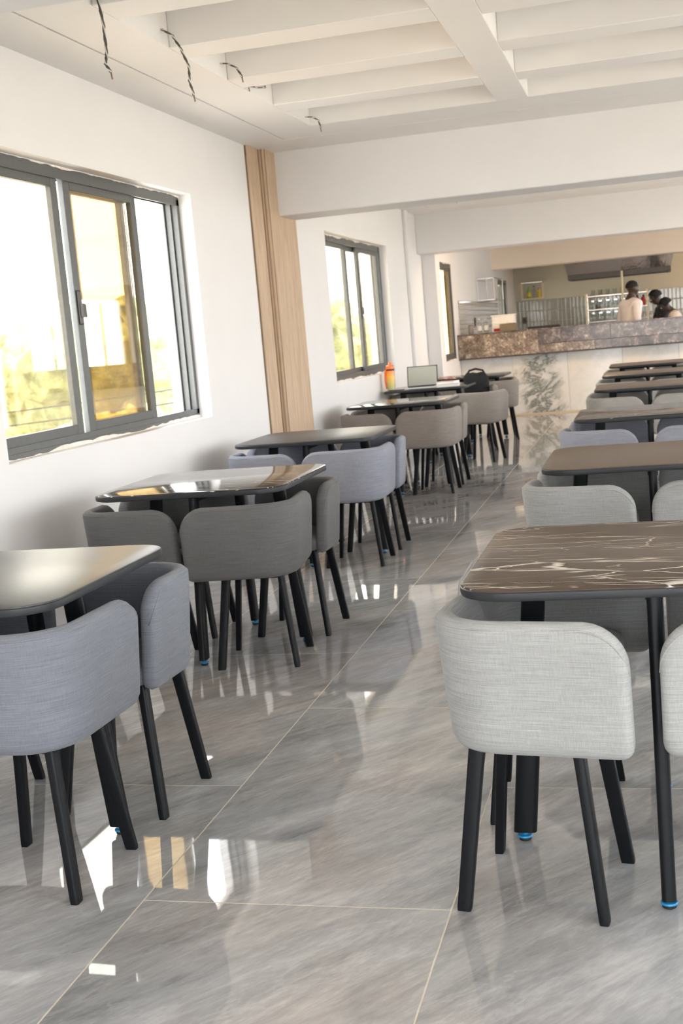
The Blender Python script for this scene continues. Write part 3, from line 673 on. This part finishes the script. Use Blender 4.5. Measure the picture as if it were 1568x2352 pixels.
for i in range(5):
    tt = thing('drinking_glass', 'tall glass on top of the steel rack, %s from the left' % ('first', 'second', 'third', 'fourth', 'fifth')[i], 'glass', (-.63-.48+.15*i, 26.88, 1.805), 0, 'glasses on top of the rack'); ob('body', lathe(bmesh.new(), [(.035, 0), (.045, .12), (.042, .12), (.032, .01)], 14), 'bottle_glass', tt, 40)
tag(ob('frying_pan', lathe(bmesh.new(), [(.15, 0), (.19, .05), (.185, .05), (.145, .008)], 20, (0, 0, 0)), 'black_rubber', None, 40, (-.89, 26.72, .976)), 'black pan on the steel rack behind the counter', 'pan')
# wall shelves
def wall_shelf(x, y, z, w, dpt, h, axis, label, mat):
    t = thing('wall_shelf', label, 'shelf', (x, y, z))
    def B(a, b_, c, d, e, f): return (a, b_, c, d, e, f) if axis == 'y' else (c, d, a, b_, e, f)
    for zz in (0, h): ob('board', boxbm(B(-w/2, w/2, 0, dpt, zz, zz+.02)), mat if zz == 0 else 'chrome', t)
    for a in (-w/2, w/2-.015):
        for c in (0, dpt-.015): ob('upright', boxbm(B(a, a+.015, c, c+.015, .02, h)), mat, t)
    return t
wall_shelf(XW+.012, 21.75, 1.80, 1.3, .30, .36, 'x', 'open chrome wall shelf above the cream tiles', 'chrome')
wall_shelf(-2.40, YK-.32, 1.86, .46, .30, .34, 'y', 'cream wall shelf holding bottles in the kitchen corner', 'cream_paint')
small_bottle(-2.47, YK-.22, 1.88, 'green labelled bottle on the corner wall shelf', 'green_label', 'green_label', .24, .045, lab='yellow_label'); small_bottle(-2.36, YK-.2, 1.88, 'clear bottle on the corner wall shelf', 'black_rubber', 'bottle_glass', .26, .04); small_bottle(-2.26, YK-.22, 1.88, 'yellow bottle on the corner wall shelf', 'red_sauce', 'yellow_label', .20, .045)
def socket(loc, rz, label):
    t = thing('wall_socket', label, 'socket', loc, rz); ob('plate', bev(boxbm(-.045, .045, -.012, 0, -.07, .07), .004, 1), 'dark_steel', t); ob('switch', boxbm(-.015, .015, -.018, -.012, -.02, .02), 'black_rubber', t)
socket((XW+.012, 20.6, 1.46), PI/2, 'dark switch plate on the cream tiles'); socket((-1.05, YK-.012, 1.55), 0, 'dark wall socket on the sage tiles left of the rack'); socket((-2.62, YK-.012, 1.42), 0, 'dark switch plate on the sage tiles near the corner')
# kitchen worktop behind the counter
t = thing('worktop', 'steel kitchen worktop along the far wall', 'worktop', (1.6, 27.0, 0)); ob('top', bev(boxbm(-1.1, 2.5, -.35, .36, .86, .90), .004, 1), 'stainless_steel', t)
for x in (-1.0, .7, 2.4):
    for y in (-.3, .3): ob('leg', tube(bmesh.new(), [(x, y, 0), (x, y, .86)], .02, 8), 'stainless_steel', t, 40)
# lamps of the kitchen bay
for i, (x, y) in enumerate(((-.9, 16.75), (1.6, 16.75), (-.9, 25.6), (1.9, 25.9))):
    t = thing('ceiling_lamp', 'round warm ceiling lamp in the kitchen, %s' % ('near left', 'near right', 'far left', 'far right')[i], 'lamp', (x, y, CEIL), 0, 'kitchen ceiling lamps')
    ob('rim', lathe(bmesh.new(), [(.17, 0), (.17, -.03), (.155, -.035)], 24), 'white_plastic', t, 40); ob('diffuser', lathe(bmesh.new(), [(.15, -.034), (.12, -.045), (.05, -.05)], 24), 'lamp_glow', t, 40)
    l = bpy.data.lights.new('lamp_light', 'POINT'); l.energy = 55 if y < 20 else 60; l.color = (1, .70, .44); l.shadow_soft_size = .12; lo = bpy.data.objects.new('lamp_light', l); C.objects.link(lo); lo.parent = t; lo.location = (0, 0, -.20)

# ------------------------------------------------------------------ people in the kitchen
def skin(name, verts, edges, mat, parent=None, sub=2, root=0):
    me = bpy.data.meshes.new(name); me.from_pydata([v[0] for v in verts], edges, []); o = bpy.data.objects.new(name, me); C.objects.link(o)
    md = o.modifiers.new('skin', 'SKIN'); md.use_smooth_shade = True
    for i, sv in enumerate(me.skin_vertices[0].data): sv.radius = verts[i][1] if isinstance(verts[i][1], tuple) else (verts[i][1], verts[i][1]); sv.use_root = (i == root)
    sd = o.modifiers.new('sub', 'SUBSURF'); sd.levels = sub; sd.render_levels = sub
    dg = bpy.context.evaluated_depsgraph_get(); new = bpy.data.meshes.new_from_object(o.evaluated_get(dg)); bpy.data.objects.remove(o); bpy.data.meshes.remove(me)
    for p in new.polygons: p.use_smooth = True
    new.materials.clear(); new.materials.append(MATS[mat]); r = link(name, new, parent); return r
def person(loc, rz, label, scale, lean, arms, top, hair_r, bottoms='dark_trousers', sleeves=1.0, hair_scale=1.0, skirt=False, turn=0.0, tilt=0.0):
    """faces local -y; arms: ((elbow, hand) right, (elbow, hand) left) in local metres for a 1.75 m figure"""
    t = thing('person', label, 'person', loc, rz); t.scale = (scale,)*3
    P = Vector((0, 0, .95))
    def L(v): # lean forward above the pelvis
        v = Vector(v); d = v-P; return P+Matrix.Rotation(R(lean), 3, 'X') @ d if v.z > .95 else v
    V = []; E = []
    def add(p, r, par=None, leanit=True):
        V.append(((tuple(L(p)) if leanit else tuple(p)), r)); i = len(V)-1
        if par is not None: E.append((par, i))
        return i
    pel = add((0, 0, .95), (.125, .10)); wa = add((0, 0, 1.10), (.115, .09), pel); ch = add((0, 0, 1.30), (.14, .105), wa); ub = add((0, .005, 1.42), (.10, .08), ch)
    nk = add((0, 0, 1.475), .060, ub); nk2 = add((0, -.01, 1.515), .056, nk)
    HM = Matrix.Rotation(R(turn), 3, 'Z') @ Matrix.Rotation(R(tilt), 3, 'X'); hb = Vector((0, -.014, 1.505))
    def hp(v): return tuple(hb+HM @ Vector(v))
    jaw = add(hp((0, -.022, .045)), (.062, .070), nk2); hd = add(hp((0, -.012, .105)), (.078, .094), jaw); hd2 = add(hp((0, -.004, .155)), (.074, .088), hd); tp = add(hp((0, .0, .195)), (.035, .045), hd2)
    nose = add(hp((0, -.112, .085)), .011, hd)
    for s in (-1, 1): add(hp((s*.085, .010, .090)), (.010, .020), hd)
    hands = []
    for s, (el, ha) in zip((-1, 1), arms):
        sh = add((s*.165, .005, 1.40), (.062, .060), ub); e_ = add(el, .042, sh, False); h = add(ha, (.026, .030), e_, False); hands.append((h, Vector(el), Vector(ha)))
    for s in (-1, 1):
        hip = add((s*.09, 0, .88), .088, pel, False); kn = add((s*.10, -.01, .50), .058, hip, False); an = add((s*.10, .01, .09), .040, kn, False); add((s*.11, -.13, .035), (.036, .028), an, False)
    # palm and five fingers per hand
    for h, el, ha in hands:
        d = (ha-el).normalized(); sd = d.cross(Vector((0, 0, 1))).normalized(); dn = sd.cross(d).normalized()
        pm = add(ha+d*.07, (.034, .018), h, False)
        for q, ln in ((-.027, .050), (-.009, .062), (.009, .058), (.027, .046)):
            f1 = add(ha+d*.09+sd*q, .0085, pm, False); f2 = add(ha+d*(.09+ln*.6)+sd*q*1.1-dn*.004, .008, f1, False); add(ha+d*(.09+ln)+sd*q*1.1-dn*.020, .007, f2, False)
        t1 = add(ha+d*.045+sd*.038, .010, h, False); add(ha+d*.08+sd*.052-dn*.01, .0085, t1, False)
    body = skin('body', V, E, 'dark_skin', t)
    # clothing
    V2 = []; E2 = []
    def add2(p, r, par=None, leanit=True):
        V2.append(((tuple(L(p)) if leanit else tuple(p)), r)); i = len(V2)-1
        if par is not None: E2.append((par, i))
        return i
    a0 = add2((0, 0, .86), (.165, .135)); a1 = add2((0, 0, 1.08), (.150, .122), a0); a2 = add2((0, 0, 1.29), (.168, .130), a1); a3 = add2((0, .005, 1.415), (.128, .104), a2); add2((0, .004, 1.495), (.072, .072), a3)
    for s, (el, ha) in zip((-1, 1), arms):
        s1 = add2((s*.160, .005, 1.385), (.078, .076), a3); el = Vector(el); ha = Vector(ha); s2 = add2(el, .058, s1, False)
        if sleeves > .5: add2(el.lerp(ha, .85), .046, s2, False)
    skin('shirt', V2, E2, top, body)
    V2.clear(); E2.clear()
    p0 = add2((0, 0, .92), (.150, .122))
    for s in (-1, 1):
        q1 = add2((s*.095, 0, .84), .106, p0, False); q2 = add2((s*.10, -.01, .50), .080, q1, False); add2((s*.10, .01, .12), .066, q2, False)
    skin('trousers', V2, E2, bottoms, body)
    bm = bmesh.new(); bmesh.ops.create_icosphere(bm, subdivisions=3, radius=1)
    for v in list(bm.verts):
        if v.co.y < -.45 and v.co.z < .45 or v.co.z < -.35: bm.verts.remove(v)
    for v in bm.verts:
        k = hair_r*(1+random.uniform(-.02, .02)); v.co = hb+HM @ (Vector((v.co.x*.088*k, v.co.y*.105*k+.004, v.co.z*.100*k+.125)))
        v.co = L(v.co)
    ob('hair', bm, 'black_hair', body, 'all')
    for s in (-1, 1):
        bm = bmesh.new(); bmesh.ops.create_uvsphere(bm, u_segments=10, v_segments=8, radius=.011); bmesh.ops.translate(bm, verts=list(bm.verts), vec=L(hp((s*.030, -.088, .112)))); ob('eye', bm, 'eye_white', body, 'all')
    return t
person((-.285, 20.0, .02), R(125), 'man in a white shirt standing behind the granite counter', 1.085, 4, (((-.235, .04, 1.14), (-.22, -.16, .98)), ((.235, .02, 1.14), (.22, -.18, .98))), 'white_cotton', .93, tilt=2)
t = person((.36, 21.5, 0), R(-75), 'person in a dark top with red print leaning over the kitchen counter', 1.025, 18, (((-.22, -.22, 1.12), (-.16, -.46, 1.10)), ((.22, -.22, 1.12), (.18, -.46, 1.10))), 'black_cotton', 1.12, tilt=12)
bm = bmesh.new(); loft(bm, [[(x*.05, -.150, 1.27+z*.045) for x, z in ((0, -1), (.7, -.6), (1, 0), (.6, .8), (0, 1), (-.7, .7), (-1, 0), (-.6, -.7))], [(x*.05, -.143, 1.27+z*.045) for x, z in ((0, -1), (.7, -.6), (1, 0), (.6, .8), (0, 1), (-.7, .7), (-1, 0), (-.6, -.7))]])
bmesh.ops.rotate(bm, verts=list(bm.verts), cent=(0, 0, .95), matrix=Matrix.Rotation(R(18), 3, 'X')); ob('shirt_print', bm, 'red_print', t)
person((.56, 20.6, 0), R(-85), 'person in a cream top bending behind the counter at the right', .955, 24, (((-.22, -.26, 1.10), (-.14, -.50, 1.10)), ((.22, -.26, 1.10), (.16, -.50, 1.10))), 'cream_cotton', 1.13, tilt=14)

# ------------------------------------------------------------------ loose cables at the coffers
def cable(pts, label, off=.004):
    t = thing('dangling_cable', label, 'cable', pts[0], 0, 'loose cables hanging from the ceiling coffers')
    base = Vector(pts[0]); P = [Vector(p)-base for p in pts]; Q = []
    for a, b_ in zip(P, P[1:]):
        for k in range(6): Q.append(a.lerp(b_, k/6))
    Q.append(P[-1])
    for w, (ph, mt) in enumerate(((0, 'wire_grey'), (2.1, 'wire_grey'), (4.2, 'wire_white'))):
        bm = bmesh.new(); tube(bm, [q+Vector((math.cos(i*1.1+ph), math.sin(i*1.1+ph), 0))*off for i, q in enumerate(Q)], .0034, 6); ob('wire', bm, mt, t, 'all')
    bm = bmesh.new(); tube(bm, [Q[-1], Q[-1]+Vector((.004, 0, -.03))], .0035, 6); ob('copper_end', bm, 'copper', t, 'all')
XC = -2.172
cable([(XC, 4.97, 2.93), (XC+.03, 4.98, 2.87), (XC+.035, 5.0, 2.75), (XC+.035, 5.0, 2.64), (XC+.025, 5.0, 2.60), (XC+.045, 5.0, 2.565)], 'straight dangling cable nearest the camera')
cable([(XC, 5.76, 2.905), (XC+.05, 5.77, 2.87), (XC+.085, 5.78, 2.80), (XC+.11, 5.79, 2.72), (XC+.105, 5.79, 2.66), (XC+.12, 5.79, 2.59)], 'long kinked cable hanging from the second coffer')
cable([(XC, 6.60, 2.905), (XC+.04, 6.62, 2.90), (XC+.08, 6.64, 2.875), (XC+.10, 6.65, 2.83)], 'short curled cable in the third coffer')
cable([(XC, 7.42, 2.925), (XC+.02, 7.35, 2.90), (XC+.02, 7.20, 2.875), (XC+.01, 7.05, 2.86)], 'cable lying along the edge of the fourth coffer', .003)
cable([(XC, 8.32, 2.875), (XC+.05, 8.33, 2.87), (XC+.085, 8.34, 2.845), (XC+.09, 8.35, 2.80)], 'short split cable in the coffer nearest the beam')
cable([(XC, 14.3, 2.86), (XC+.08, 14.3, 2.86), (XC+.12, 14.3, 2.82)], 'small cable stub in the coffer beyond the beam')

# ------------------------------------------------------------------ outside
struct('ground', boxbm(-160, 160, -120, 200, -4.6, -4.3), 'sand_ground')
def tree(x, y, h, rad, mat, label, seed):
    rnd = random.Random(seed); t = thing('tree', label, 'tree', (x, y, -4.3), 0, 'trees outside the windows')
    ob('trunk', tube(bmesh.new(), [(0, 0, 0), (.1, 0, h*.3), (0, .1, h*.6)], [.25, .2, .1], 8), 'bark', t, 40)
    bm = bmesh.new()
    for k in range(16):
        b2 = bmesh.new(); bmesh.ops.create_icosphere(b2, subdivisions=3, radius=1)
        a = rnd.uniform(0, 2*PI); q = rnd.uniform(.1, .75)*rad; c = Vector((q*math.cos(a), q*math.sin(a), h*rnd.uniform(.45, .85))); s = rad*rnd.uniform(.3, .5)
        for v in b2.verts: v.co = c+v.co*s*(1+rnd.uniform(-.16, .16))
        tmp = bpy.data.meshes.new('tmp'); b2.to_mesh(tmp); b2.free(); bm.from_mesh(tmp); bpy.data.meshes.remove(tmp)
    ob('crown', bm, mat, t)
TR = [(-26.5, 38, 7.3, 3.2, 0), (-20.5, 37, 7.1, 2.6, 1), (-31, 32, 6.8, 3.0, 1), (-15.6, 33.5, 7.8, 2.4, 0), (-38, 40, 7.4, 3.6, 0), (-18, 47, 7.8, 3.4, 1), (-10.5, 41, 7.4, 2.6, 0), (-11.2, 25, 5.0, 1.7, 1)]
PL = ['leftmost outside', 'left of the pole', 'broad yellowish', 'dark golden', 'far left', 'distant', 'right hand', 'low near']
for k, (x, y, h, r_, m_) in enumerate(TR): tree(x, y, h, r_, ('olive_leaves', 'yellow_green_leaves')[m_], '%s tree seen through the first window' % PL[k], k+40)
def house(x, y, w, d_, h, label):
    t = thing('house', label, 'house', (x, y, -4.3), R(12)); ob('wall', boxbm(-w/2, w/2, -d_/2, d_/2, 0, h), 'house_wall', t)
    bm = bmesh.new(); loft(bm, [[(xx, -d_/2-.3, h), (xx, d_/2+.3, h), (xx, 0, h+1.0)] for xx in (-w/2-.3, w/2+.3)]); ob('roof', bm, 'roof_sheet', t)
    for k in range(3): ob('house_window', boxbm(-w/2+.6+k*w/3.2, -w/2+1.5+k*w/3.2, -d_/2-.03, -d_/2+.02, 1.0, 2.2), 'house_window', t)
house(-16.5, 23.5, 6, 5, 2.9, 'low cream house below the first window'); house(-24, 29, 6, 5, 3.0, 'pale house among the trees outside')
t = thing('utility_line', 'power cables crossing outside the first window', 'cables', (-18, 28, -4.3))
for px, py in ((-9, -4), (9, 4)): ob('pole', tube(bmesh.new(), [(px, py, 0), (px, py, 5.2)], .11, 8), 'bark', t, 40)
for k in range(4): ob('power_cable', tube(bmesh.new(), [(-9+18*q/10, -4+8*q/10, 5.0-.35*k-.5*math.sin(PI*q/10)) for q in range(11)], .018, 5), 'black_rubber', t, 40)
